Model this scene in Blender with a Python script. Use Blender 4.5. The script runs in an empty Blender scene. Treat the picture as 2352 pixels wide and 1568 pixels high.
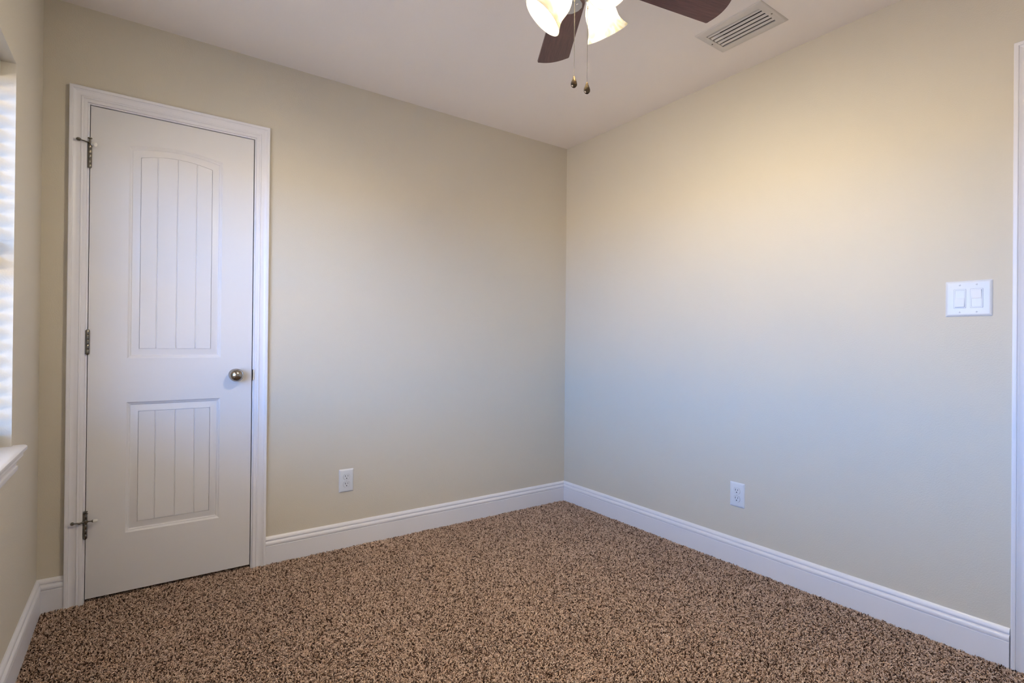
import bpy, bmesh, math, random
import numpy as np
from mathutils import Vector, Matrix

S = bpy.context.scene
COL = S.collection
# ------------------------------------------------------------------ camera
cd = bpy.data.cameras.new('camera')
cam = bpy.data.objects.new('camera', cd)
COL.objects.link(cam)
S.camera = cam
cd.sensor_fit = 'HORIZONTAL'; cd.sensor_width = 36.0
cd.lens = 18.458; cd.clip_start = 0.02; cd.clip_end = 200
YAW, PIT, ROL = 0.6171, 0.0038, 0.0095
_f = Vector((math.sin(YAW)*math.cos(PIT), math.cos(YAW)*math.cos(PIT), math.sin(PIT)))
_r = Vector((math.cos(YAW), -math.sin(YAW), 0))
_u = _r.cross(_f)
_r2 = _r*math.cos(ROL) + _u*math.sin(ROL)
_u2 = -_r*math.sin(ROL) + _u*math.cos(ROL)
M = Matrix((_r2, _u2, -_f)).transposed().to_4x4()
M.translation = Vector((-2.4185, -2.7675, 1.0782))
cam.matrix_world = M

# room: back wall y = 0, right wall x = 0, carpet surface z = 0
W, H, D = 2.740, 2.436, 3.262          # width, height, depth
# ------------------------------------------------------------------ view, world and window light
S.view_settings.view_transform = 'Standard'
S.view_settings.look = 'None'
S.view_settings.gamma = 1.0
S.view_settings.use_curve_mapping = False
S.view_settings.exposure = 1.93
SKY_STRENGTH = 8.8
BULB_STRENGTH = 350.0
WIN_Y0, WIN_Y1, WIN_Z0, WIN_Z1 = -2.40, -0.535, 0.743, 1.935

world = bpy.data.worlds.new('sky'); S.world = world
world.use_nodes = True
nt = world.node_tree; nt.nodes.clear()
_o = nt.nodes.new('ShaderNodeOutputWorld'); _b = nt.nodes.new('ShaderNodeBackground')
_t = nt.nodes.new('ShaderNodeTexCoord'); _s = nt.nodes.new('ShaderNodeSeparateXYZ')
_c = nt.nodes.new('ShaderNodeValToRGB'); _m = nt.nodes.new('ShaderNodeMapRange')
_m.inputs['From Min'].default_value = -1; _m.inputs['From Max'].default_value = 1
e = _c.color_ramp.elements               # position 0 = straight down (sunlit ground), 0.5 = horizon, 1 = zenith
e[0].position = 0.0; e[0].color = (0.37, 0.328, 0.295, 1)
e[1].position = 1.0; e[1].color = (0.19, 0.21, 0.25, 1)
for pos, c in ((0.490, (0.37, 0.328, 0.295, 1)), (0.510, (0.075, 0.26, 0.67, 1)), (0.66, (0.075, 0.26, 0.67, 1)), (0.72, (0.19, 0.21, 0.25, 1))):
    k = e.new(pos); k.color = c
nt.links.new(_t.outputs['Generated'], _s.inputs[0]); nt.links.new(_s.outputs['Z'], _m.inputs['Value'])
nt.links.new(_m.outputs[0], _c.inputs['Fac']); nt.links.new(_c.outputs['Color'], _b.inputs['Color'])
_b.inputs['Strength'].default_value = SKY_STRENGTH
nt.links.new(_b.outputs[0], _o.inputs[0])

pl = bpy.data.lights.new('window_portal', 'AREA'); pl.shape = 'RECTANGLE'
pl.size = WIN_Y1-WIN_Y0; pl.size_y = WIN_Z1-WIN_Z0
po = bpy.data.objects.new('window_portal', pl); COL.objects.link(po)
po.location = (-W-0.25, (WIN_Y0+WIN_Y1)/2, (WIN_Z0+WIN_Z1)/2)
po.rotation_euler = Vector((1, 0, 0)).to_track_quat('-Z', 'Y').to_euler()
po.rotation_euler = (math.radians(90), 0, math.radians(-90))
pl.cycles.is_portal = True

# ------------------------------------------------------------------ materials
def mat(name, col=(.8, .8, .8), rough=.5, metal=0., spec=.5):
    m = bpy.data.materials.new(name); m.use_nodes = True
    b = m.node_tree.nodes['Principled BSDF']
    b.inputs['Base Color'].default_value = (*col, 1)
    b.inputs['Roughness'].default_value = rough
    b.inputs['Metallic'].default_value = metal
    b.inputs['Specular IOR Level'].default_value = spec
    return m
def bump(m, scale, strength, dist=.001, detail=3., rough=.5, stretch=None):
    t = m.node_tree; b = t.nodes['Principled BSDF']
    n = t.nodes.new('ShaderNodeTexNoise'); n.inputs['Scale'].default_value = scale
    n.inputs['Detail'].default_value = detail; n.inputs['Roughness'].default_value = rough
    c = t.nodes.new('ShaderNodeTexCoord')
    src = c.outputs['Object']
    if stretch:
        mp = t.nodes.new('ShaderNodeMapping'); mp.inputs['Scale'].default_value = stretch
        t.links.new(src, mp.inputs[0]); src = mp.outputs[0]
    t.links.new(src, n.inputs['Vector'])
    bp = t.nodes.new('ShaderNodeBump'); bp.inputs['Strength'].default_value = strength
    bp.inputs['Distance'].default_value = dist
    t.links.new(n.outputs['Fac'], bp.inputs['Height']); t.links.new(bp.outputs[0], b.inputs['Normal'])
    return n
WALL = mat('beige_wall_paint', (0.626, 0.572, 0.476), .62, spec=.3); bump(WALL, 210, .5, .0011, 2.)
CEIL = mat('flat_ceiling_paint', (0.905, 0.838, 0.788), .9, spec=.15); bump(CEIL, 160, .35, .001, 2.)
TRIM = mat('white_trim_paint', (0.77, 0.755, 0.785), .32, spec=.45); bump(TRIM, 55, .04, .001, 2.)
DOORP = mat('white_door_paint', (0.71, 0.69, 0.69), .38, spec=.4); bump(DOORP, 90, .10, .0005, 2., stretch=(6, 6, .5))
PLASTIC = mat('white_plastic', (0.69, 0.70, 0.72), .3)
DARK = mat('dark_slot', (0.01, 0.01, 0.01), .6)
DUCT = mat('dark_duct', (0.03, 0.028, 0.026), .8)
VENTP = mat('vent_enamel', (0.68, 0.635, 0.595), .45, spec=.3)
NICKEL = mat('satin_nickel', (0.40, 0.36, 0.31), .2, 1.)
AGED = mat('aged_nickel', (0.20, 0.18, 0.15), .27, 1.)
FANMETAL = mat('brushed_nickel', (0.52, 0.50, 0.48), .34, 1.)
BRONZE = mat('antique_bronze', (0.13, 0.10, 0.07), .26, 1.)
BEADM = mat('bead_chain_metal', (0.30, 0.275, 0.24), .3, 1.)
RUBBER = mat('white_rubber', (0.75, 0.73, 0.69), .6)
SUB = mat('carpet_backing', (0.05, 0.032, 0.022), .95, spec=.1)
SLAT = mat('white_blind', (0.80, 0.80, 0.79), .5)
VINYL = mat('white_vinyl', (0.8, 0.8, 0.8), .4)

# window glass: mostly clear
GLASS = bpy.data.materials.new('window_glass'); GLASS.use_nodes = True
t = GLASS.node_tree; t.nodes.clear()
o_ = t.nodes.new('ShaderNodeOutputMaterial'); mx = t.nodes.new('ShaderNodeMixShader')
tr = t.nodes.new('ShaderNodeBsdfTransparent'); gl = t.nodes.new('ShaderNodeBsdfGlossy'); gl.inputs['Roughness'].default_value = 0.0
mx.inputs[0].default_value = .05
t.links.new(tr.outputs[0], mx.inputs[1]); t.links.new(gl.outputs[0], mx.inputs[2]); t.links.new(mx.outputs[0], o_.inputs[0])

# walnut fan blade
WOOD = mat('walnut_blade', (0.1, .05, .04), .33, spec=.5)
t = WOOD.node_tree; b = t.nodes['Principled BSDF']
tc = t.nodes.new('ShaderNodeTexCoord'); mp = t.nodes.new('ShaderNodeMapping'); mp.inputs['Scale'].default_value = (5, 95, 40)
nz = t.nodes.new('ShaderNodeTexNoise'); nz.inputs['Scale'].default_value = 3; nz.inputs['Detail'].default_value = 6; nz.inputs['Distortion'].default_value = .4
rp = t.nodes.new('ShaderNodeValToRGB'); rp.color_ramp.elements[0].position = .3; rp.color_ramp.elements[0].color = (.075, .030, .025, 1)
rp.color_ramp.elements[1].position = .72; rp.color_ramp.elements[1].color = (.155, .063, .052, 1)
t.links.new(tc.outputs['Object'], mp.inputs[0]); t.links.new(mp.outputs[0], nz.inputs['Vector'])
t.links.new(nz.outputs['Fac'], rp.inputs[0]); t.links.new(rp.outputs[0], b.inputs['Base Color'])

# amber alabaster glass of the lamp shades, veined
SHADE = bpy.data.materials.new('alabaster_glass'); SHADE.use_nodes = True
t = SHADE.node_tree; t.nodes.clear()
o_ = t.nodes.new('ShaderNodeOutputMaterial')
tc = t.nodes.new('ShaderNodeTexCoord')
nz = t.nodes.new('ShaderNodeTexNoise'); nz.inputs['Scale'].default_value = 13; nz.inputs['Detail'].default_value = 2; nz.inputs['Distortion'].default_value = 1.6
vo = t.nodes.new('ShaderNodeMath'); vo.operation = 'SUBTRACT'; vo.inputs[1].default_value = .5
ab = t.nodes.new('ShaderNodeMath'); ab.operation = 'ABSOLUTE'
rp = t.nodes.new('ShaderNodeValToRGB')
rp.color_ramp.elements[0].position = 0.0; rp.color_ramp.elements[0].color = (.98, .95, .88, 1)
rp.color_ramp.elements[1].position = .10; rp.color_ramp.elements[1].color = (.80, .72, .52, 1)
k = rp.color_ramp.elements.new(.035); k.color = (.93, .88, .75, 1)
t.links.new(tc.outputs['Object'], nz.inputs['Vector']); t.links.new(nz.outputs['Fac'], vo.inputs[0]); t.links.new(vo.outputs[0], ab.inputs[0]); t.links.new(ab.outputs[0], rp.inputs[0])
tl = t.nodes.new('ShaderNodeBsdfTranslucent'); df = t.nodes.new('ShaderNodeBsdfDiffuse'); tp = t.nodes.new('ShaderNodeBsdfTransparent'); gs = t.nodes.new('ShaderNodeBsdfGlossy'); gs.inputs['Roughness'].default_value = .1
for n in (tl, df, tp): t.links.new(rp.outputs[0], n.inputs['Color'])
m1 = t.nodes.new('ShaderNodeMixShader'); m1.inputs[0].default_value = .008
m2 = t.nodes.new('ShaderNodeMixShader'); m2.inputs[0].default_value = .0
m3 = t.nodes.new('ShaderNodeMixShader'); m3.inputs[0].default_value = .05
t.links.new(df.outputs[0], m1.inputs[1]); t.links.new(tl.outputs[0], m1.inputs[2])
t.links.new(m1.outputs[0], m2.inputs[1]); t.links.new(tp.outputs[0], m2.inputs[2])
t.links.new(m2.outputs[0], m3.inputs[1]); t.links.new(gs.outputs[0], m3.inputs[2])
t.links.new(m3.outputs[0], o_.inputs[0])

BULB = bpy.data.materials.new('lit_bulb'); BULB.use_nodes = True
t = BULB.node_tree; t.nodes.clear()
o_ = t.nodes.new('ShaderNodeOutputMaterial'); em = t.nodes.new('ShaderNodeEmission')
em.inputs['Color'].default_value = (1.0, .88, .65, 1); em.inputs['Strength'].default_value = BULB_STRENGTH
t.links.new(em.outputs[0], o_.inputs[0])

# carpet yarn: every strand its own brown or tan
YARN = mat('frieze_yarn', (.3, .2, .14), .85, spec=.15)
t = YARN.node_tree; b = t.nodes['Principled BSDF']
hi = t.nodes.new('ShaderNodeHairInfo')
rp = t.nodes.new('ShaderNodeValToRGB')
E_ = rp.color_ramp.elements
E_[0].position = 0.; E_[0].color = (.028, .013, .008, 1)
E_[1].position = 1.; E_[1].color = (.78, .60, .48, 1)
for pos, c in ((.22, (.115, .060, .038, 1)), (.34, (.43, .285, .205, 1)), (.7, (.60, .425, .32, 1))):
    k = E_.new(pos); k.color = c
t.links.new(hi.outputs['Random'], rp.inputs[0]); t.links.new(rp.outputs[0], b.inputs['Base Color'])

# ------------------------------------------------------------------ mesh helpers
def obj(name, bm, m, parent=None, smooth=None, loc=None):
    me = bpy.data.meshes.new(name)
    bmesh.ops.recalc_face_normals(bm, faces=bm.faces[:])
    bm.to_mesh(me); bm.free()
    me.materials.append(m)
    if smooth is not None:
        me.polygons.foreach_set('use_smooth', [True]*len(me.polygons))
        try: me.set_sharp_from_angle(angle=math.radians(smooth))
        except Exception: pass
    o = bpy.data.objects.new(name, me); COL.objects.link(o)
    if parent is not None: o.parent = parent
    if loc is not None: o.location = loc
    return o
def empty(name, loc=(0, 0, 0), rot=(0, 0, 0)):
    o = bpy.data.objects.new(name, None); COL.objects.link(o)
    o.location = loc; o.rotation_euler = rot; o.empty_display_size = .05
    return o
def tag(o, label, cat, group=None, kind=None):
    o['label'] = label; o['category'] = cat
    if group: o['group'] = group
    if kind: o['kind'] = kind
    return o
def box(bm, x0, x1, y0, y1, z0, z1, bev=0., seg=2):
    r = bmesh.ops.create_cube(bm, size=1.0)
    vs = r['verts']
    for v in vs:
        v.co = Vector(((x0+x1)/2+v.co.x*(x1-x0), (y0+y1)/2+v.co.y*(y1-y0), (z0+z1)/2+v.co.z*(z1-z0)))
    if bev > 0:
        es = list({e for v in vs for e in v.link_edges})
        bmesh.ops.bevel(bm, geom=es, offset=bev, segments=seg, profile=.6, affect='EDGES')
def lathe(bm, prof, seg=32, mtx=Matrix.Identity(4), cap=True):
    """prof: (radius, height) pairs about local Z."""
    rings = []
    for r, h in prof:
        if r < 1e-6: rings.append([bm.verts.new(mtx @ Vector((0, 0, h)))])
        else: rings.append([bm.verts.new(mtx @ Vector((r*math.cos(2*math.pi*k/seg), r*math.sin(2*math.pi*k/seg), h))) for k in range(seg)])
    for a, b in zip(rings, rings[1:]):
        for k in range(seg):
            k2 = (k+1) % seg
            if len(a) == 1 and len(b) == 1: continue
            if len(a) == 1: bm.faces.new((a[0], b[k], b[k2]))
            elif len(b) == 1: bm.faces.new((a[k], a[k2], b[0]))
            else: bm.faces.new((a[k], a[k2], b[k2], b[k]))
    if cap:
        for q in (rings[0], rings[-1]):
            if len(q) > 1: bm.faces.new(q)
def tube(bm, pts, r, seg=10):
    pts = [Vector(p) for p in pts]; rings = []
    for i, p in enumerate(pts):
        d = (pts[min(i+1, len(pts)-1)]-pts[max(i-1, 0)]).normalized()
        a = d.orthogonal().normalized() if abs(d.z) > .9 else d.cross(Vector((0, 0, 1))).normalized()
        b = d.cross(a)
        rr = r[i] if isinstance(r, (list, tuple)) else r
        rings.append([bm.verts.new(p+a*rr*math.cos(2*math.pi*k/seg)+b*rr*math.sin(2*math.pi*k/seg)) for k in range(seg)])
    for A, B in zip(rings, rings[1:]):
        for k in range(seg): bm.faces.new((A[k], A[(k+1) % seg], B[(k+1) % seg], B[k]))
    bm.faces.new(rings[0]); bm.faces.new(rings[-1])
def sweep(bm, stations, closed_profile=True):
    """stations: lists of equally many points; joins neighbours, caps the ends."""
    R = [[bm.verts.new(p) for p in st] for st in stations]
    n = len(R[0])
    for A, B in zip(R, R[1:]):
        for k in range(n if closed_profile else n-1):
            bm.faces.new((A[k], A[(k+1) % n], B[(k+1) % n], B[k]))
    bm.faces.new(R[0]); bm.faces.new(R[-1])
Y2X = Matrix(((0, 0, 0, 0),)*4)

# ------------------------------------------------------------------ room shell
ZF = -0.014                                       # backing under the pile
CX1, CX2, CZ = -2.5934, -1.9757, 2.0440           # closet door opening (jamb faces)
EY1, EY2, EZ = -2.3610, -3.1290, 2.0465           # entry door opening on the right wall
T = .115
bm = bmesh.new(); box(bm, -W-.02, .02, -D-.02, .78, ZF-.05, ZF); tag(obj('floor', bm, SUB), 'brown carpet backing under the pile, the whole floor of the room', 'floor', kind='structure')
VX, VY, VIX, VIY = -.3355, -1.4970, .0660, .1210
bm = bmesh.new()
box(bm, -W-.02, VX-VIX, -D-.02, .02, H, H+.05); box(bm, VX+VIX, .02, -D-.02, .02, H, H+.05)
box(bm, VX-VIX, VX+VIX, -D-.02, VY-VIY, H, H+.05); box(bm, VX-VIX, VX+VIX, VY+VIY, .02, H, H+.05)
tag(obj('ceiling', bm, CEIL), 'plain off-white ceiling carrying the fan and the air vent', 'ceiling', kind='structure')
bm = bmesh.new()
box(bm, -W-.15, CX1-.018, 0, T, ZF-.04, H+.04)
box(bm, CX2+.018, .12, 0, T, ZF-.04, H+.04)
box(bm, CX1-.018, CX2+.018, 0, T, CZ+.018, H+.04)
tag(obj('wall_back', bm, WALL), 'beige back wall around the white closet door', 'wall', kind='structure')
bm = bmesh.new()
box(bm, 0, .12, EY1+.018, .0, ZF-.04, H+.04)
box(bm, 0, .12, -D, EY2-.018, ZF-.04, H+.04)
box(bm, 0, .12, EY2-.018, EY1+.018, EZ+.018, H+.04)
tag(obj('wall_right', bm, WALL), 'plain beige right wall with the double light switch', 'wall', kind='structure')
bm = bmesh.new()
box(bm, -W-.25, -W, WIN_Y1, .0, ZF-.04, H+.04)
box(bm, -W-.25, -W, -D, WIN_Y0, ZF-.04, H+.04)
box(bm, -W-.25, -W, WIN_Y0, WIN_Y1, WIN_Z1, H+.04)
box(bm, -W-.25, -W, WIN_Y0, WIN_Y1, ZF-.04, WIN_Z0-.02)
box(bm, -W-.25, -W-.148, WIN_Y0, WIN_Y1, WIN_Z0-.03, WIN_Z0-.002)
tag(obj('wall_left', bm, WALL), 'beige left wall with the drywall window recess', 'wall', kind='structure')
bm = bmesh.new(); box(bm, -W-.15, .12, -D-.12, -D, ZF-.04, H+.04)
tag(obj('wall_front', bm, WALL), 'plain beige wall opposite the closet door', 'wall', kind='structure')
bm = bmesh.new()                                  # closet behind the door
box(bm, CX1-.4, CX1-.3, T, .75, ZF-.04, H); box(bm, CX2+.3, CX2+.4, T, .75, ZF-.04, H)
box(bm, CX1-.4, CX2+.4, .75, .8, ZF-.04, H); box(bm, CX1-.4, CX2+.4, T, .8, H, H+.04)
tag(obj('wall_closet', bm, WALL), 'unlit closet walls behind the white door', 'wall', kind='structure')

# baseboards: profile (out from the wall, height)
BP = [(0, ZF), (.0145, ZF), (.0145, .0835), (.0118, .0850), (.0118, .0872), (.0150, .0888), (.0158, .0920), (.0158, .0965), (.0149, .1012), (.0123, .1050),
      (.0085, .1072), (.0070, .1082), (.0070, .1112), (.0108, .1126), (.0108, .1150), (.0084, .1230), (.0035, .1284), (0, .1288)]
def baseboard(name, a, b, n, label, ma=0, mb=0):
    """a, b ends on the wall line; n = room-side normal; ma/mb = 1 where the end is mitred into a corner."""
    a, b, n = Vector((*a, 0)), Vector((*b, 0)), Vector((*n, 0)); d = (b-a).normalized()
    bm = bmesh.new()
    sa = [a+n*o+d*(o*ma)+Vector((0, 0, z)) for o, z in BP]
    sb = [b+n*o-d*(o*mb)+Vector((0, 0, z)) for o, z in BP]
    sweep(bm, [sa, sb])
    return tag(obj(name, bm, TRIM, smooth=28), label, 'baseboard', kind='structure')
baseboard('baseboard_back', (CX2+.0637, 0), (0, 0), (0, -1), 'white moulded baseboard between the closet door and the room corner', 0, 1)
baseboard('baseboard_back_short', (-W, 0), (CX1-.0646, 0), (0, -1), 'short white baseboard piece between window wall and closet door', 1, 0)
baseboard('baseboard_right', (0, 0), (0, EY1+.0655), (-1, 0), 'white moulded baseboard along the right wall', 1, 0)
baseboard('baseboard_left', (-W, 0), (-W, -D), (1, 0), 'white moulded baseboard under the window on the left wall', 1, 1)
baseboard('baseboard_front', (-W, -D), (0, -D), (0, 1), 'white moulded baseboard along the wall opposite the closet', 1, 1)

# door casing: profile (across from inner edge, out from wall)
CP = [(0, 0), (0, .0060), (.0012, .0074), (.0060, .0082), (.0118, .0092), (.0132, .0088), (.0140, .0108), (.0165, .0124), (.0195, .0126), (.0215, .0104), (.0265, .0094), (.0335, .0106),
      (.0400, .0132), (.0440, .0152), (.0452, .0148), (.0460, .0172), (.0480, .0182), (.0560, .0182), (.0580, .0168), (.0580, 0)]
def casing(bm, fn, s1, s2, zt, zb):
    """fn(s, z, out) -> point; s runs along the wall from s1 to s2 (s1 < s2)."""
    st = []
    for (s, z, ds, dz) in ((s1, zb, -1, 0), (s1, zt, -1, 1), (s2, zt, 1, 1), (s2, zb, 1, 0)):
        st.append([Vector(fn(s+ds*u, z+dz*u, o)) for u, o in CP])
    sweep(bm, st)

# ------------------------------------------------------------------ panelled door slab (local: x along, y into the wall, z up; face at y = 0)
def slab(bm, x1, x2, z0, z1, th=.035, plank=True):
    w = x2-x1; c = (x1+x2)/2; hw = w/2-.1305
    xl, xr = c-hw, c+hw
    def loop(o, dep, zb, zt, arch, n=32):
        """panel outline shrunk by o at depth dep, bottom two corners then the top from right to left"""
        L = [(xl+o, dep, zb+o), (xr-o, dep, zb+o)]
        for k in range(n+1):
            q = 1-2*k/n
            L.append((c+q*(hw-o), dep, zt-o+(arch*(1-q*q))))
        return [bm.verts.new(p) for p in L]
    def ring(A, B):
        n = len(A)
        for k in range(n): bm.faces.new((A[k], A[(k+1) % n], B[(k+1) % n], B[k]))
    panels = [(z0+.247, z0+.801, 0.), (z0+.988, z0+1.890, .022)]
    tops = []
    for zb, zt, ar in panels:
        steps = [(0, 0), (.0006, .0016), (.0030, .0030), (.0060, .0062), (.0095, .0072), (.0120, .0108), (.0135, .0118), (.0160, .0116), (.0385, .0038), (.0400, .0034), (.0404, .0066), (.0418, .0066)]
        Ls = [loop(o, d, zb, zt, ar*(1-o*1.5)) for o, d in steps]
        for A, B in zip(Ls, Ls[1:]): ring(A, B)
        tops.append((zb, zt, ar, Ls[0]))
        # planks: columns with V grooves between
        o = .0418; a = ar*(1-o*1.5); L, R = xl+o, xr-o
        gx = [c-.0735, c, c+.0735] if w < .65 else [c+.0735*k for k in (-2, -1, 0, 1, 2)]
        xs = [(L, .0066), (L+.0006, .0034)]
        for g in gx: xs += [(g-.0026, .0034), (g-.0007, .0066), (g+.0007, .0066), (g+.0026, .0034)]
        xs += [(R-.0006, .0034), (R, .0066)]
        ex = []
        for (xa, da), (xb_, db) in zip(xs, xs[1:]):   # refine so the planks follow the arch
            m_ = 6 if xb_-xa > .03 else 1
            for i in range(m_): ex.append((xa+(xb_-xa)*i/m_, da+(db-da)*i/m_))
        ex.append(xs[-1])
        zf = lambda x: zt-o+a*(1-((x-c)/(hw-o))**2)
        rows = []
        for x, d in ex:
            rows.append([bm.verts.new((x, .0066, zb+o)), bm.verts.new((x, d, zb+o+.0006)), bm.verts.new((x, d, zf(x)-.0006)), bm.verts.new((x, .0066, zf(x)))])
        for A, B in zip(rows, rows[1:]):
            for k in range(3): bm.faces.new((A[k], B[k], B[k+1], A[k+1]))
    v = lambda x, z, y=0: bm.verts.new((x, y, z))
    quad = lambda a, b, c_, d: bm.faces.new((v(*a), v(*b), v(*c_), v(*d)))
    quad((x1, z0), (xl, z0), (xl, z1), (x1, z1)); quad((xr, z0), (x2, z0), (x2, z1), (xr, z1))
    quad((xl, z0), (xr, z0), (xr, panels[0][0]), (xl, panels[0][0]))
    quad((xl, panels[0][1]), (xr, panels[0][1]), (xr, panels[1][0]), (xl, panels[1][0]))
    zt, ar = panels[1][1], panels[1][2]; n = 32
    for k in range(n):
        q0, q1 = -1+2*k/n, -1+2*(k+1)/n
        quad((c+q0*hw, zt+ar*(1-q0*q0)), (c+q1*hw, zt+ar*(1-q1*q1)), (c+q1*hw, z1), (c+q0*hw, z1))
    quad((x1, z0, th), (x2, z0, th), (x2, z1, th), (x1, z1, th))
    for a, b in (((x1, z0), (x2, z0)), ((x2, z0), (x2, z1)), ((x2, z1), (x1, z1)), ((x1, z1), (x1, z0))):
        quad((*a, 0), (*b, 0), (*b, th), (*a, th))

def hinge(parent, x, y, zc, stop=None):
    hb = bmesh.new(); h = .0485
    marks = [-h, -.030, -.010, .010, .030, h]
    for a, b in zip(marks, marks[1:]):
        lathe(hb, [(0, a+.0003), (.0066, a+.0003), (.0068, a+.0006), (.0068, b-.0006), (.0066, b-.0003), (0, b-.0003)], 24)
    lathe(hb, [(0, -h-.003), (.004, -h-.003), (.0055, -h), (.0055, h), (.0055, h+.001), (.0045, h+.004), (0, h+.004)], 16)
    box(hb, -.0135, -.003, .0045, .0062, -h, h, .0003, 1)     # leaf edges
    ho = obj('hinge', hb, AGED, parent, 40, (x, y, zc))
    if stop == 'top':
        sb = bmesh.new()
        lathe(sb, [(0, h+.001), (.008, h+.001), (.008, h+.005), (.0035, h+.006), (.0035, h+.020), (.0075, h+.0215), (.0080, h+.024), (.006, h+.0255), (0, h+.0255)], 20)
        tube(sb, [(0, 0, h+.004), (-.018, -.012, h+.005), (-.034, -.018, h+.006)], .0026)
        lathe(sb, [(0, -.007), (.005, -.006), (.0085, -.002), (.0085, .002), (.005, .006), (0, .007)], 20, Matrix.Translation((-.035, -.018, h+.006)))
        tube(sb, [(0, 0, h+.003), (.010, -.010, h+.001)], .0025)
        so = obj('hinge_pin_stop', sb, AGED, ho, 40)
        rb = bmesh.new(); lathe(rb, [(0, 0), (.0075, 0), (.0080, .003), (.0080, .014), (.0060, .016), (0, .016)], 20,
                                Matrix.Translation((.008, -.009, h-.001)) @ Vector((.75, -.55, -.25)).to_track_quat('Z', 'Y').to_matrix().to_4x4())
        ru = obj('bumper', rb, RUBBER, ho, 40); ru['label'] = 'white rubber bumper'
    if stop == 'bottom':
        sb = bmesh.new(); z = h-.026
        lathe(sb, [(0, h+.002), (.0085, h+.002), (.0085, h+.006), (.005, h+.008), (.005, h+.010), (.0075, h+.011), (.0075, h+.014), (0, h+.015)], 20)
        box(sb, -.0095, .0095, -.0105, -.0060, z-.005, z+.004, .001, 1)
        tube(sb, [(-.006, -.009, z), (-.018, -.013, z-.003), (-.026, -.018, z+.001), (-.040, -.020, z+.002)], [.003, .004, .003, .0028])
        lathe(sb, [(0, -.0065), (.0050, -.0050), (.0072, 0), (.0050, .0050), (0, .0065)], 20, Matrix.Translation((-.040, -.020, z+.002)) @ Vector((-1, -.25, .1)).to_track_quat('Z', 'Y').to_matrix().to_4x4())
        tube(sb, [(.006, -.009, z), (.026, -.016, z+.001)], .0026)
        lathe(sb, [(0, -.004), (.0045, -.004), (.006, 0), (.0045, .003), (0, .003)], 20, Matrix.Translation((.026, -.016, z+.001)) @ Vector((1, -.35, .05)).to_track_quat('Z', 'Y').to_matrix().to_4x4())
        so = obj('hinge_pin_stop', sb, AGED, ho, 40)
        rb = bmesh.new(); lathe(rb, [(0, 0), (.0070, 0), (.0072, .004), (.0055, .013), (.004, .015), (0, .015)], 20,
                                Matrix.Translation((.028, -.0165, z+.001)) @ Vector((1, -.35, .15)).to_track_quat('Z', 'Y').to_matrix().to_4x4())
        ru = obj('bumper', rb, RUBBER, ho, 40); ru['label'] = 'white rubber bumper'
    return ho

FRONT = Matrix(((1, 0, 0, 0), (0, 0, -1, 0), (0, 1, 0, 0), (0, 0, 0, 1)))     # local +Z -> -Y (towards the room)
def knob(parent, x, z):
    m = Matrix.Translation((x, 0, z)) @ FRONT
    kb = bmesh.new(); R, hc_ = .0305, .0400
    prof = [(0, .008), (.0120, .008), (.0115, .013)]
    for q in range(19):
        a = math.radians(-66+q*156/18); prof.append((max(R*math.cos(a), 0) if q < 18 else 0, hc_+R*.92*math.sin(a)))
    lathe(kb, prof, 48, m)
    ring = []                                        # raised oval rim on the face of the ball
    for q in range(41):
        a = 2*math.pi*q/40; px_, pz_ = .0065+.0190*math.cos(a), .0262*math.sin(a)
        py_ = math.sqrt(max(R*R-px_*px_-pz_*pz_, 0))*.92
        ring.append(Vector((x+px_, -(hc_+py_), z+pz_)))
    tube(kb, ring, .0009, 8)
    k = obj('door_knob', kb, NICKEL, parent, 35)
    rb = bmesh.new()
    lathe(rb, [(0, -.001), (.0280, -.001), (.0280, .003), (.0268, .0058), (.0225, .0092), (.0160, .0115), (0, .0120)], 48, m)
    obj('rose', rb, NICKEL, k, 35)
    d = Vector((-.66, -.75, -.05)).normalized(); hb = bmesh.new()
    lathe(hb, [(0, -.002), (.0023, -.002), (.0023, .0004), (0, .0004)], 14, Matrix.Translation(Vector((x, -hc_, z))+Vector((d.x*R, d.y*R*.92, d.z*R))) @ d.to_track_quat('Z', 'Y').to_matrix().to_4x4())
    obj('release_hole', hb, DARK, k)
    return k

# closet door in the back wall
door = empty('door_1', ((CX1+CX2)/2, 0, 0)); dl = door.location.x
tag(door, 'white two-panel arched closet door with casing in the back wall', 'door', kind='structure')
bm = bmesh.new(); slab(bm, CX1+.0026-dl, CX2-.0044-dl, .012, CZ-.0040); obj('door_slab', bm, DOORP, door, 25, (0, .0005, 0))
bm = bmesh.new(); casing(bm, lambda s, z, o: (s-dl, -o, z), CX1-.0066, CX2+.0057, CZ+.0060, ZF); obj('casing', bm, TRIM, door, 30)
bm = bmesh.new()
box(bm, CX1-.018-dl, CX1-dl, .0, T, ZF, CZ+.018); box(bm, CX2-dl, CX2+.018-dl, .0, T, ZF, CZ+.018); box(bm, CX1-dl, CX2-dl, .0, T, CZ, CZ+.018)
box(bm, CX1-dl, CX1+.012-dl, .042, .075, ZF, CZ); box(bm, CX2-.012-dl, CX2-dl, .042, .075, ZF, CZ); box(bm, CX1-dl, CX2-dl, .042, .075, CZ-.012, CZ)
obj('door_jamb', bm, TRIM, door)
hx = CX1+.0015-dl
hinge(door, hx, -.0075, 1.832, 'top'); hinge(door, hx, -.0075, 1.067); hinge(door, hx, -.0075, .312, 'bottom')
knob(door, -2.0500-dl, .9192)
bm = bmesh.new(); zc = .9165
box(bm, CX2-.0042-dl, CX2-.0008-dl, -.0006, .030, zc-.0275, zc+.0275)  # black block painting the shade in the gap beside the strike plate
obj('latch_gap_shade', bm, DARK, door)
bm = bmesh.new()
pts = [(-.0004, .030), (-.0004, .004), (-.0004, -.001), (.0004, -.0050), (.0022, -.0078), (.0048, -.0090), (.0072, -.0092)]
st = []
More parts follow.
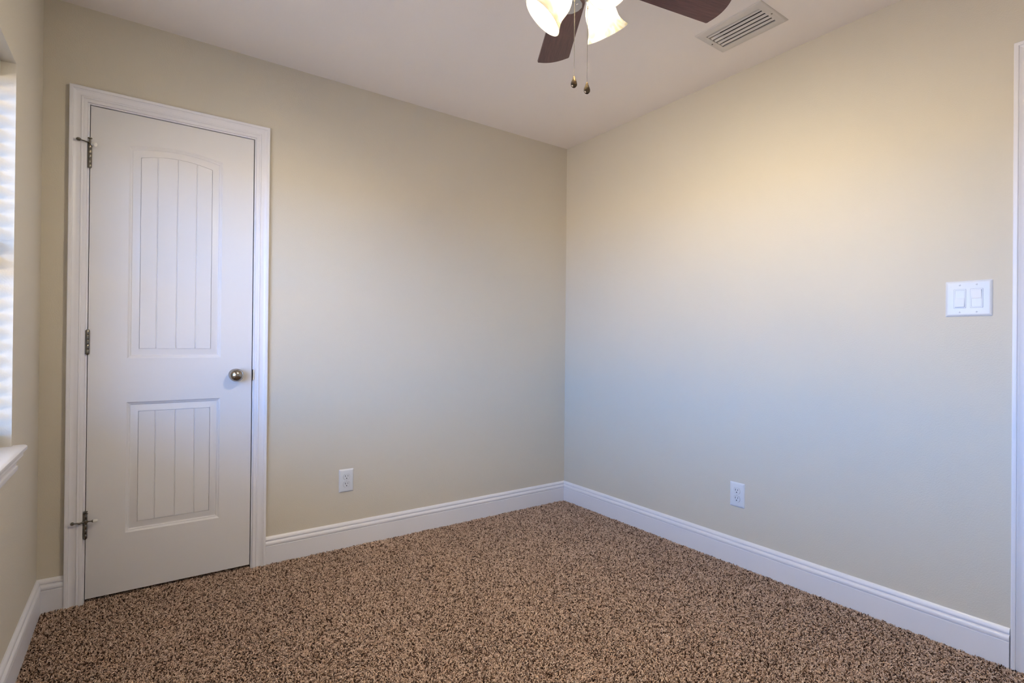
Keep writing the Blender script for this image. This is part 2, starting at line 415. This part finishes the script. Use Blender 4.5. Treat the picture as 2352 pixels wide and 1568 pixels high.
for i, (x, y) in enumerate(pts):
    hh = (.0270, .0270, .0265, .0258, .0252, .0240, .0215)[i]; x += CX2-dl
    st.append([(x, y, zc-hh), (x, y, zc+hh), (x-.0008, y-.0008, zc+hh), (x-.0008, y-.0008, zc-hh)])
sweep(bm, st)
obj('strike_plate', bm, NICKEL, door, 40)

# entry door in the right wall, only its casing edge shows
door2 = empty('door_2', (0, (EY1+EY2)/2, 0)); dy = door2.location.y
tag(door2, 'white entry door on the right wall beside the light switch, casing edge showing', 'door', kind='structure')
bm = bmesh.new(); slab(bm, -.3775, .3775, .012, EZ-.0065)
so = obj('door_slab', bm, DOORP, door2, 25, (.0005, 0, 0)); so.rotation_euler = (0, 0, math.radians(-90))
bm = bmesh.new(); casing(bm, lambda s, z, o: (-o, s-dy, z), EY2-.0035, EY1+.0035, EZ+.0035, ZF); obj('casing', bm, TRIM, door2, 30)
bm = bmesh.new()
box(bm, 0, .12, EY1-dy, EY1+.018-dy, ZF, EZ+.018); box(bm, 0, .12, EY2-.018-dy, EY2-dy, ZF, EZ+.018); box(bm, 0, .12, EY2-dy, EY1-dy, EZ, EZ+.018)
box(bm, .042, .12, EY1-.012-dy, EY1-dy, ZF, EZ); box(bm, .042, .12, EY2-dy, EY2+.012-dy, ZF, EZ); box(bm, .042, .12, EY2-dy, EY1-dy, EZ-.012, EZ)
box(bm, .10, .12, EY2-dy, EY1-dy, ZF-.03, EZ)
obj('door_jamb', bm, TRIM, door2)

# ------------------------------------------------------------------ window in the left wall
win = empty('window_1', (-W, (WIN_Y0+WIN_Y1)/2, WIN_Z0))
tag(win, 'window in the left wall with white sill and apron moulding', 'window', kind='structure')
wy = win.location.y; a0, a1, zt = WIN_Y0-wy, WIN_Y1-wy, WIN_Z1-WIN_Z0
bm = bmesh.new()
for y0, y1, z0, z1 in ((a0, a1, 0, .045), (a0, a1, zt-.045, zt), (a0, a0+.085, 0, zt), (a1-.085, a1, 0, zt), (-.05, .05, 0, zt), (a0, a1, zt/2-.02, zt/2+.02)):
    box(bm, -.145, -.105, y0, y1, z0, z1, .003, 1)
obj('window_frame', bm, VINYL, win)
bm = bmesh.new()
for y0, y1 in ((a0+.08, -.045), (.045, a1-.08)):
    bm.faces.new([bm.verts.new(p) for p in ((-.125, y0, .04), (-.125, y1, .04), (-.125, y1, zt-.04), (-.125, y0, zt-.04))])
obj('pane', bm, GLASS, win)
bm = bmesh.new()                                   # stool with horns and rounded nose
SP = [(-.105, -.020), (-.105, 0), (.026, 0), (.031, -.0012), (.0345, -.0045), (.0350, -.009), (.0345, -.0135), (.031, -.0180), (.026, -.020)]
box(bm, -.106, .0002, a0, a1, -.0195, -.0001)
HN = .027
st = []
for y, sh in ((a0-HN, .004), (a0-HN+.003, .001), (a0-HN+.008, 0), (a1+HN-.008, 0), (a1+HN-.003, .001), (a1+HN, .004)):
    st.append([Vector((max(x, 0)-(sh if x > .02 else 0), y, z*(1-sh*8)-.02*sh*4)) for x, z in SP])
sweep(bm, st); obj('window_sill', bm, TRIM, win, 35)
bm = bmesh.new()                                   # apron moulding with returned ends
AP = [(0, -.020), (.027, -.020), (.027, -.0235), (.0255, -.0255), (.0255, -.0330), (.0215, -.0385), (.0165, -.0430), (.0125, -.0500), (.0115, -.0580), (.0115, -.0605), (.0150, -.0615), (.0155, -.0690), (.0140, -.0760), (.010, -.079), (0, -.079)]
st = []
for y, s_ in ((a0-HN+.010, -1), (a1+HN-.010, 1)):
    st.append([Vector((o, y-s_*(.0275-o)*1.0*(1 if o > 0 else 1), z)) for o, z in AP])
sweep(bm, st); obj('apron', bm, TRIM, win, 25)

# open horizontal blind hanging inside the recess
bl = empty('window_blind', (-W-.062, wy, WIN_Z1))
tag(bl, 'white horizontal slat blind with open slats hanging in the window recess', 'window blind')
yb0, yb1 = a0+.008, a1-.008
bm = bmesh.new(); box(bm, -.027, .027, yb0, yb1, -.048, -.001, .002, 1); obj('head_rail', bm, SLAT, bl)
bm = bmesh.new(); nS = 25; tilt = math.radians(4)
for k in range(nS):
    z = -.078-k*.0435
    st = []
    for y in (yb0, yb1):
        ring = []
        for q in range(7):
            u = -1+2*q/6; x = u*.0245; zz = z-math.sin(tilt)*x + .0018*(1-u*u)
            ring.append((x*math.cos(tilt), y, zz+.0012))
        for q in range(6, -1, -1):
            u = -1+2*q/6; x = u*.0245; zz = z-math.sin(tilt)*x + .0018*(1-u*u)
            ring.append((x*math.cos(tilt), y, zz-.0012))
        st.append(ring)
    sweep(bm, st)
obj('slat', bm, SLAT, bl)
bm = bmesh.new(); zb = -.078-nS*.0435+.01
box(bm, -.025, .025, yb0, yb1, zb-.012, zb+.006, .003, 1); obj('bottom_rail', bm, SLAT, bl)
for y in (yb0+.12, 0, yb1-.12):
    bm = bmesh.new()
    tube(bm, [(-.026, y, -.04), (-.026, y, zb), (.026, y, zb), (.026, y, -.04)], .0009, 6)
    obj('ladder_cord', bm, SLAT, bl)

# ------------------------------------------------------------------ electrical plates (built facing -Y, wall at y = 0)
def rounded(w, h, r, n=6):
    P = []
    for cx, cz, a in ((w-r, h-r, 0), (-w+r, h-r, 90), (-w+r, -h+r, 180), (w-r, -h+r, 270)):
        for k in range(n+1):
            t_ = math.radians(a+90*k/n); P.append((cx+r*math.cos(t_), cz+r*math.sin(t_)))
    return P
def stack(bm, layers):
    """layers: (outline, out); joins outlines of equal length, caps both ends"""
    sweep(bm, [[Vector((x, -o, z)) for x, z in P] for P, o in layers])
def plate_bm(w, h, t=.006):
    bm = bmesh.new()
    stack(bm, [(rounded(w, h, .003), 0), (rounded(w, h, .003), .0012), (rounded(w-.0018, h-.0018, .003), .0034), (rounded(w-.0058, h-.0058, .003), t-.0006), (rounded(w-.0085, h-.0085, .003), t)])
    return bm
def screw(parent, x, z, o, r=.0030, ang=0., m=PLASTIC):
    bm = bmesh.new()
    lathe(bm, [(r, -.0005), (r, .0004), (r*.75, .0010), (0, .0012)], 16, Matrix.Translation((x, -o, z)) @ FRONT, cap=False)
    s = obj('screw', bm, m, parent, 40)
    bm = bmesh.new(); c_, s_ = math.cos(ang), math.sin(ang); L, w_ = r*.85, .0004
    P = [(c_*a*L-s_*b*w_, s_*a*L+c_*b*w_) for a, b in ((-1, -1), (1, -1), (1, 1), (-1, 1))]
    sweep(bm, [[(x+p, -o-.0002, z+q) for p, q in P], [(x+p, -o-.0013, z+q) for p, q in P]])
    obj('slot', bm, mat_gap, s)
    return s
def outlet(loc, rot, label):
    e = empty('wall_outlet', loc, rot); tag(e, label, 'outlet', 'duplex wall outlets')
    obj('cover_plate', plate_bm(.0385, .0600), PLASTIC, e, 30)
    for zc in (.0195, -.0195):
        def shape(s):
            P = []
            for k in range(40):
                a = 2*math.pi*k/40; x, z = .0172*s*math.cos(a), .0172*s*math.sin(a)
                P.append((x, zc+max(-.0140*s, min(.0140*s, z))))
            return P
        bm = bmesh.new(); stack(bm, [(shape(1.055), .0055), (shape(1.055), .0061)]); g = obj('socket_gap', bm, mat_gap, e)
        bm = bmesh.new(); stack(bm, [(shape(1), .0055), (shape(1), .0074), (shape(.96), .0080)]); r = obj('receptacle', bm, PLASTIC, e, 30)
        bm = bmesh.new()
        box(bm, -.0076, -.0052, -.0083, -.006, zc+.0006, zc+.0098); box(bm, .0052, .0073, -.0083, -.006, zc+.0014, zc+.0090)
        lathe(bm, [(0, .006), (.0027, .006), (.0027, .0083), (0, .0083)], 16, Matrix.Translation((0, 0, zc-.0068)) @ FRONT)
        sl = obj('slots', bm, DARK, r); sl['label'] = 'dark plug slots'
    screw(e, 0, 0, .006, .0030, .3)
    return e
mat_gap = mat('plate_gap_shadow_line', (.30, .29, .29), .7)
outlet((-1.5205, 0, .3475), (0, 0, 0), 'white duplex outlet low on the back wall between closet door and corner')
outlet((0, -1.2975, .342), (0, 0, math.radians(-90)), 'white duplex outlet low on the right wall below the light switch level')

sw = empty('light_switch', (0, -2.1805, 1.2545), (0, 0, math.radians(-90)))
tag(sw, 'white double rocker light switch plate on the right wall', 'light switch')
obj('cover_plate', plate_bm(.0655, .0640, .0065), PLASTIC, sw, 30)
for i, xc in enumerate((-.0235, .0235)):
    bm = bmesh.new(); stack(bm, [(rounded(.0175, .0342, .002), .006), (rounded(.0175, .0342, .002), .0069)])
    for v in bm.verts: v.co.x += xc
    obj('rocker_gap', bm, mat_gap, sw)
    fb = bmesh.new()
    A, B = rounded(.0168, .0335, .0018), rounded(.0140, .0305, .0012)
    R = [[fb.verts.new((x+xc, -o, z)) for x, z in P] for P, o in ((A, .006), (A, .0078), (B, .0078), (B, .0062))]
    for P, Q in zip(R, R[1:]):
        for k in range(len(P)): fb.faces.new((P[k], P[(k+1) % len(P)], Q[(k+1) % len(P)], Q[k]))
    obj('rocker_frame', fb, PLASTIC, sw, 30)
    rb = bmesh.new(); s_ = 1 if i == 0 else -1          # left one pressed at the top, right one at the bottom
    w_, h_ = .0134, .0298
    pr = [(-h_, .0093+.0022*s_), (-h_*.08, .0083+.0004*s_), (h_*.08, .0083-.0004*s_), (h_, .0093-.0022*s_)]
    st = [[(xc+sx*w_, -.0060, pr[0][0])] + [(xc+sx*w_, -o, z) for z, o in pr] + [(xc+sx*w_, -.0060, pr[-1][0])] for sx in (-1, 1)]
    sweep(rb, st); obj('rocker', rb, PLASTIC, sw)
    for z in (.0485, -.0485): screw(sw, xc, z, .0065, .0032, .8 if z > 0 else 1.2)

# ------------------------------------------------------------------ ceiling air vent
vent = empty('air_vent', (VX, VY, H)); tag(vent, 'off-white louvred air vent set in the ceiling beside the fan', 'air vent')
hx_, hy_ = .1055, .1515; ix, iy = .0660, .1210
bm = bmesh.new()
R = []
for (x, y, z) in ((hx_, hy_, .0), (hx_, hy_, -.0015), (hx_-.004, hy_-.004, -.0048), (hx_-.010, hy_-.010, -.0062), (ix+.004, iy+.004, -.0062), (ix, iy, -.0050), (ix, iy, .012)):
    R.append([bm.verts.new((sx*x, sy*y, z)) for sx, sy in ((-1, -1), (1, -1), (1, 1), (-1, 1))])
for A, B in zip(R, R[1:]):
    for k in range(4): bm.faces.new((A[k], A[(k+1) % 4], B[(k+1) % 4], B[k]))
obj('vent_frame', bm, VENTP, vent, 30)
bm = bmesh.new(); dh = .14
for x0, x1, y0, y1, z0, z1 in ((-ix-.003, -ix, -iy, iy, 0, dh), (ix, ix+.003, -iy, iy, 0, dh), (-ix, ix, -iy-.003, -iy, 0, dh), (-ix, ix, iy, iy+.003, 0, dh), (-ix, ix, -iy, iy, dh, dh+.003)):
    box(bm, x0, x1, y0, y1, z0, z1)
obj('duct', bm, DUCT, vent)
for k in range(5):
    bm = bmesh.new(); x0 = -ix+.0085+k*.0255
    cur = []
    for q in range(6):
        u = q/5; cur.append((x0+.0098*u, .0010-.0050*math.sin(u*1.57)))
    st = []
    for y in (-iy+.001, iy-.001):
        st.append([(x, y, z) for x, z in cur]+[(x-.0003, y, z+.0010) for x, z in reversed(cur)])
    sweep(bm, st); obj('louver', bm, VENTP, vent, 40)
for y in (.1360, -.1360):
    bm = bmesh.new(); lathe(bm, [(0, .0005), (.0036, .0005), (.0036, -.0006), (.0020, -.0014), (0, -.0015)], 16, Matrix.Translation((.003, y, -.0062)))
    obj('screw', bm, AGED, vent, 40)

# ------------------------------------------------------------------ ceiling fan with light kit
FX, FY = -1.3757, -1.6309
fan = empty('ceiling_fan', (FX, FY, H))
tag(fan, 'flush ceiling fan with walnut blades, nickel body and three lit glass shades', 'ceiling fan')
bm = bmesh.new()
lathe(bm, [(0, -.001), (.075, -.001), (.082, -.010), (.088, -.040), (.115, -.070), (.125, -.085), (.125, -.170), (.118, -.190), (.095, -.205), (.060, -.212), (0, -.212)], 64)
obj('motor_housing', bm, FANMETAL, fan, 35)
bm = bmesh.new()
lathe(bm, [(0, -.210), (.048, -.210), (.055, -.218), (.055, -.250), (.050, -.262), (.040, -.272), (.022, -.284), (.010, -.291), (0, -.293)], 48)
kit = obj('switch_housing', bm, FANMETAL, fan, 35)
BZ = 2.192-H
for k in range(5):
    th = 1.034+k*math.radians(72)
    bm = bmesh.new()
    N = 40; half = []
    r0, R1 = .150, .527
    prof = []
    for i in range(N+1):
        r = r0+(R1-r0)*i/N; prof.append((r, .0535+.0095*min(1, (r-.2)/(R1-.2)) if r > .2 else .0535*(1-((.2-r)/.05)**2*.35)))
    out = [(r, w) for r, w in prof[:-1]]
    w = prof[-1][1]
    tip = []
    for i in range(7):                                # rounded corner then convex end
        a = math.radians(90*i/6)*1.0; tip.append((R1-.008+.008*math.sin(a), w-.008+.008*math.cos(a)))
    endc = [(R1+.014*(1-(s/(w-.008))**2), s) for s in np.linspace(w-.008, -(w-.008), 15)][1:-1]
    P = out+tip+endc+[(r, -s) for r, s in reversed(tip)]+[(r, -w_) for r, w_ in reversed(out)]
    sweep(bm, [[(x, y, -.003) for x, y in P], [(x, y, .003) for x, y in P]])
    bo = obj('fan_blade', bm, WOOD, fan)
    bo.location = (0, 0, BZ); bo.rotation_euler = (Matrix.Rotation(th, 3, 'Z') @ Matrix.Rotation(-.2, 3, 'X')).to_euler()
    bm = bmesh.new()                                  # blade iron
    box(bm, .085, .165, -.014, .014, -.009, -.004, .002, 1)
    st = []
    for x, w_ in ((.150, .016), (.165, .030), (.185, .042), (.205, .045), (.222, .036), (.232, .018)):
        st.append([(x, -w_, -.0062), (x, w_, -.0062), (x, w_, -.0032), (x, -w_, -.0032)])
    sweep(bm, st)
    for sx, sy in ((.185, .026), (.185, -.026), (.215, 0)):
        lathe(bm, [(.0045, -.0062), (.0040, -.0080), (0, -.0086)], 12, Matrix.Translation((sx, sy, 0)), cap=False)
    obj('blade_iron', bm, FANMETAL, bo, 35)

SH = [(.0270, -.004), (.0275, .004), (.0310, .012), (.0385, .024), (.0440, .038), (.0465, .052), (.0470, .064), (.0480, .075), (.0515, .086), (.0570, .096), (.0620, .103), (.0640, .1065)]
KIT = Vector((.0098, -.0069, 0))
for k, ang in enumerate((137, 14, -102)):
    az = math.radians(ang); til = math.radians(42)
    d = Vector((math.cos(az)*math.sin(til), math.sin(az)*math.sin(til), -math.cos(til)))
    neck = KIT+Vector((math.cos(az)*.052, math.sin(az)*.052, (2.122, 2.122, 2.136)[k]-H))
    m = Matrix.Translation(neck) @ d.to_track_quat('Z', 'Y').to_matrix().to_4x4()
    bm = bmesh.new()                                  # arm and socket cup
    tube(bm, [Vector((math.cos(az)*.030, math.sin(az)*.030, -.240)), neck-d*.060, neck-d*.040, neck-d*.018], .0095, 14)
    lathe(bm, [(0, -.034), (.016, -.034), (.022, -.028), (.0300, -.012), (.0315, -.003), (.0315, .003), (.0290, .003), (.0285, -.003), (0, -.006)], 32, m)
    obj('shade_holder', bm, FANMETAL, fan, 40)
    bm = bmesh.new()
    lathe(bm, SH, 64, m, cap=False)
    lathe(bm, [(.0640, .1065), (.0655, .1068), (.0660, .1082), (.0650, .1094), (.0635, .1088), (.0625, .1075)], 64, m, cap=False)
    sh = obj('lamp_shade', bm, SHADE, fan, 60)
    bm = bmesh.new()
    lathe(bm, [(0, -.004), (.012, -.004), (.013, .012), (.016, .022), (.0245, .040), (.0275, .054), (.0245, .068), (.015, .078), (0, .082)], 24, m)
    obj('light_bulb', bm, BULB, sh, 60)

for (cx, cy, ztop) in ((-1.3897, -1.6182, 1.8609), (-1.3618, -1.6438, 1.8410)):
    x, y = cx-FX, cy-FY; bm = bmesh.new()
    z = ztop-H; ztop_ = -.282
    n = int((ztop_-z)/.0039)
    for i in range(n+1):
        bmesh.ops.create_icosphere(bm, subdivisions=1, radius=.00148, matrix=Matrix.Translation((x, y, z+i*.0039)))
    tube(bm, [(x, y, z), (x, y, ztop_+.012)], .0005, 6)
    j = z+(.0039*(n-18 if cx < -1.37 else n-24))
    lathe(bm, [(0, -.004), (.0022, -.004), (.0022, .004), (0, .004)], 10, Matrix.Translation((x, y, j)))
    ch = obj('pull_chain', bm, BEADM, fan, 60)
    bm = bmesh.new()                                  # flat teardrop fob with a domed face
    ca, sa = .8155, -.5786                            # broadside towards the room corner view
    rows = []
    prof = [(0, .0020), (.003, .0032), (.006, .0040), (.011, .0060), (.017, .0083), (.022, .0094), (.027, .0090), (.031, .0066), (.0335, .0032), (.0342, .0004)]
    for h, w_ in prof:
        t_ = min(.0048, w_*.62)
        rows.append([Vector((x+ca*w_*math.cos(a)-sa*t_*math.sin(a), y+sa*w_*math.cos(a)+ca*t_*math.sin(a), z-h)) for a in [2*math.pi*q/20 for q in range(20)]])
    sweep(bm, rows)
    fo = obj('fob', bm, BRONZE, ch, 50); fo['label'] = 'dark bronze teardrop fob'

# ------------------------------------------------------------------ carpet pile
rng = np.random.default_rng(7)
def field(x, y, seed, n=26, f0=2., f1=9.):
    """smooth random field from a few plane waves"""
    r = np.random.default_rng(seed); v = np.zeros_like(x)
    for _ in range(n):
        f = r.uniform(f0, f1); a = r.uniform(0, 2*np.pi)
        v += np.sin(2*np.pi*f*(x*np.cos(a)+y*np.sin(a))/2+r.uniform(0, 6.28))
    return v/np.sqrt(n/2)
PITCH = .0040
gx = np.arange(-W+.014, -.013, PITCH); gy = np.arange(-D+.014, -.013, PITCH)
X, Y = np.meshgrid(gx, gy); X = X.ravel(); Y = Y.ravel()
dx_, dy_ = np.meshgrid(np.arange(CX1+.002, CX2-.002, PITCH), np.arange(-.013, .06, PITCH))
X = np.concatenate([X, dx_.ravel()]); Y = np.concatenate([Y, dy_.ravel()])
X = X+rng.uniform(-.5, .5, X.size)*PITCH; Y = Y+rng.uniform(-.5, .5, Y.size)*PITCH
n = X.size
ang = rng.uniform(0, 2*np.pi, n)
lean = .0030+.0070*rng.random(n)
kink = rng.uniform(0, 2*np.pi, n); kr = .0024*rng.random(n)
bx_, by_ = field(X, Y, 1)*.0020, field(X, Y, 2)*.0020
cl = .6*field(X, Y, 5, 20, 20, 60)+.4*field(X, Y, 6, 20, 60, 120)
hgt = .0118+.0020*rng.standard_normal(n)+.0016*cl+.0005*field(X, Y, 3, 20, 3, 14)
hgt = np.clip(hgt, .007, .0165)
lx, ly = np.cos(ang)*lean+bx_, np.sin(ang)*lean+by_
edge = np.minimum(np.minimum(-X, X+W), np.minimum(np.where((X > CX1) & (X < CX2), 1, -Y), Y+D))
k = np.clip((edge-.014)/.012, .15, 1); lx *= k; ly *= k
NP_ = 5
P = np.empty((n, NP_, 3), np.float32)
for i, (f, g, q) in enumerate(((0, 0, 0), (.15, .50, 1), (.42, .86, -.4), (.74, .98, -1.), (1.0, .84, .3))):
    P[:, i, 0] = X+lx*f+kr*q*np.cos(kink+i*.8)*k; P[:, i, 1] = Y+ly*f+kr*q*np.sin(kink+i*.8)*k; P[:, i, 2] = ZF+.0005+hgt*g
rad = np.empty((n, NP_), np.float32); base_r = (.00112*(1+.18*rng.standard_normal(n))).clip(.0007, .0018)
for i, q in enumerate((.7, .95, 1.0, 1.05, .8)): rad[:, i] = base_r*q
hc = bpy.data.hair_curves.new('carpet_pile')
hc.add_curves([NP_]*n)
hc.attributes['position'].data.foreach_set('vector', P.ravel())
at = hc.attributes.get('radius') or hc.attributes.new('radius', 'FLOAT', 'POINT')
at.data.foreach_set('value', rad.ravel())
hc.materials.append(YARN)
carpet = bpy.data.objects.new('carpet', hc); COL.objects.link(carpet)
tag(carpet, 'mottled brown and tan frieze carpet pile covering the whole floor', 'carpet', kind='stuff')
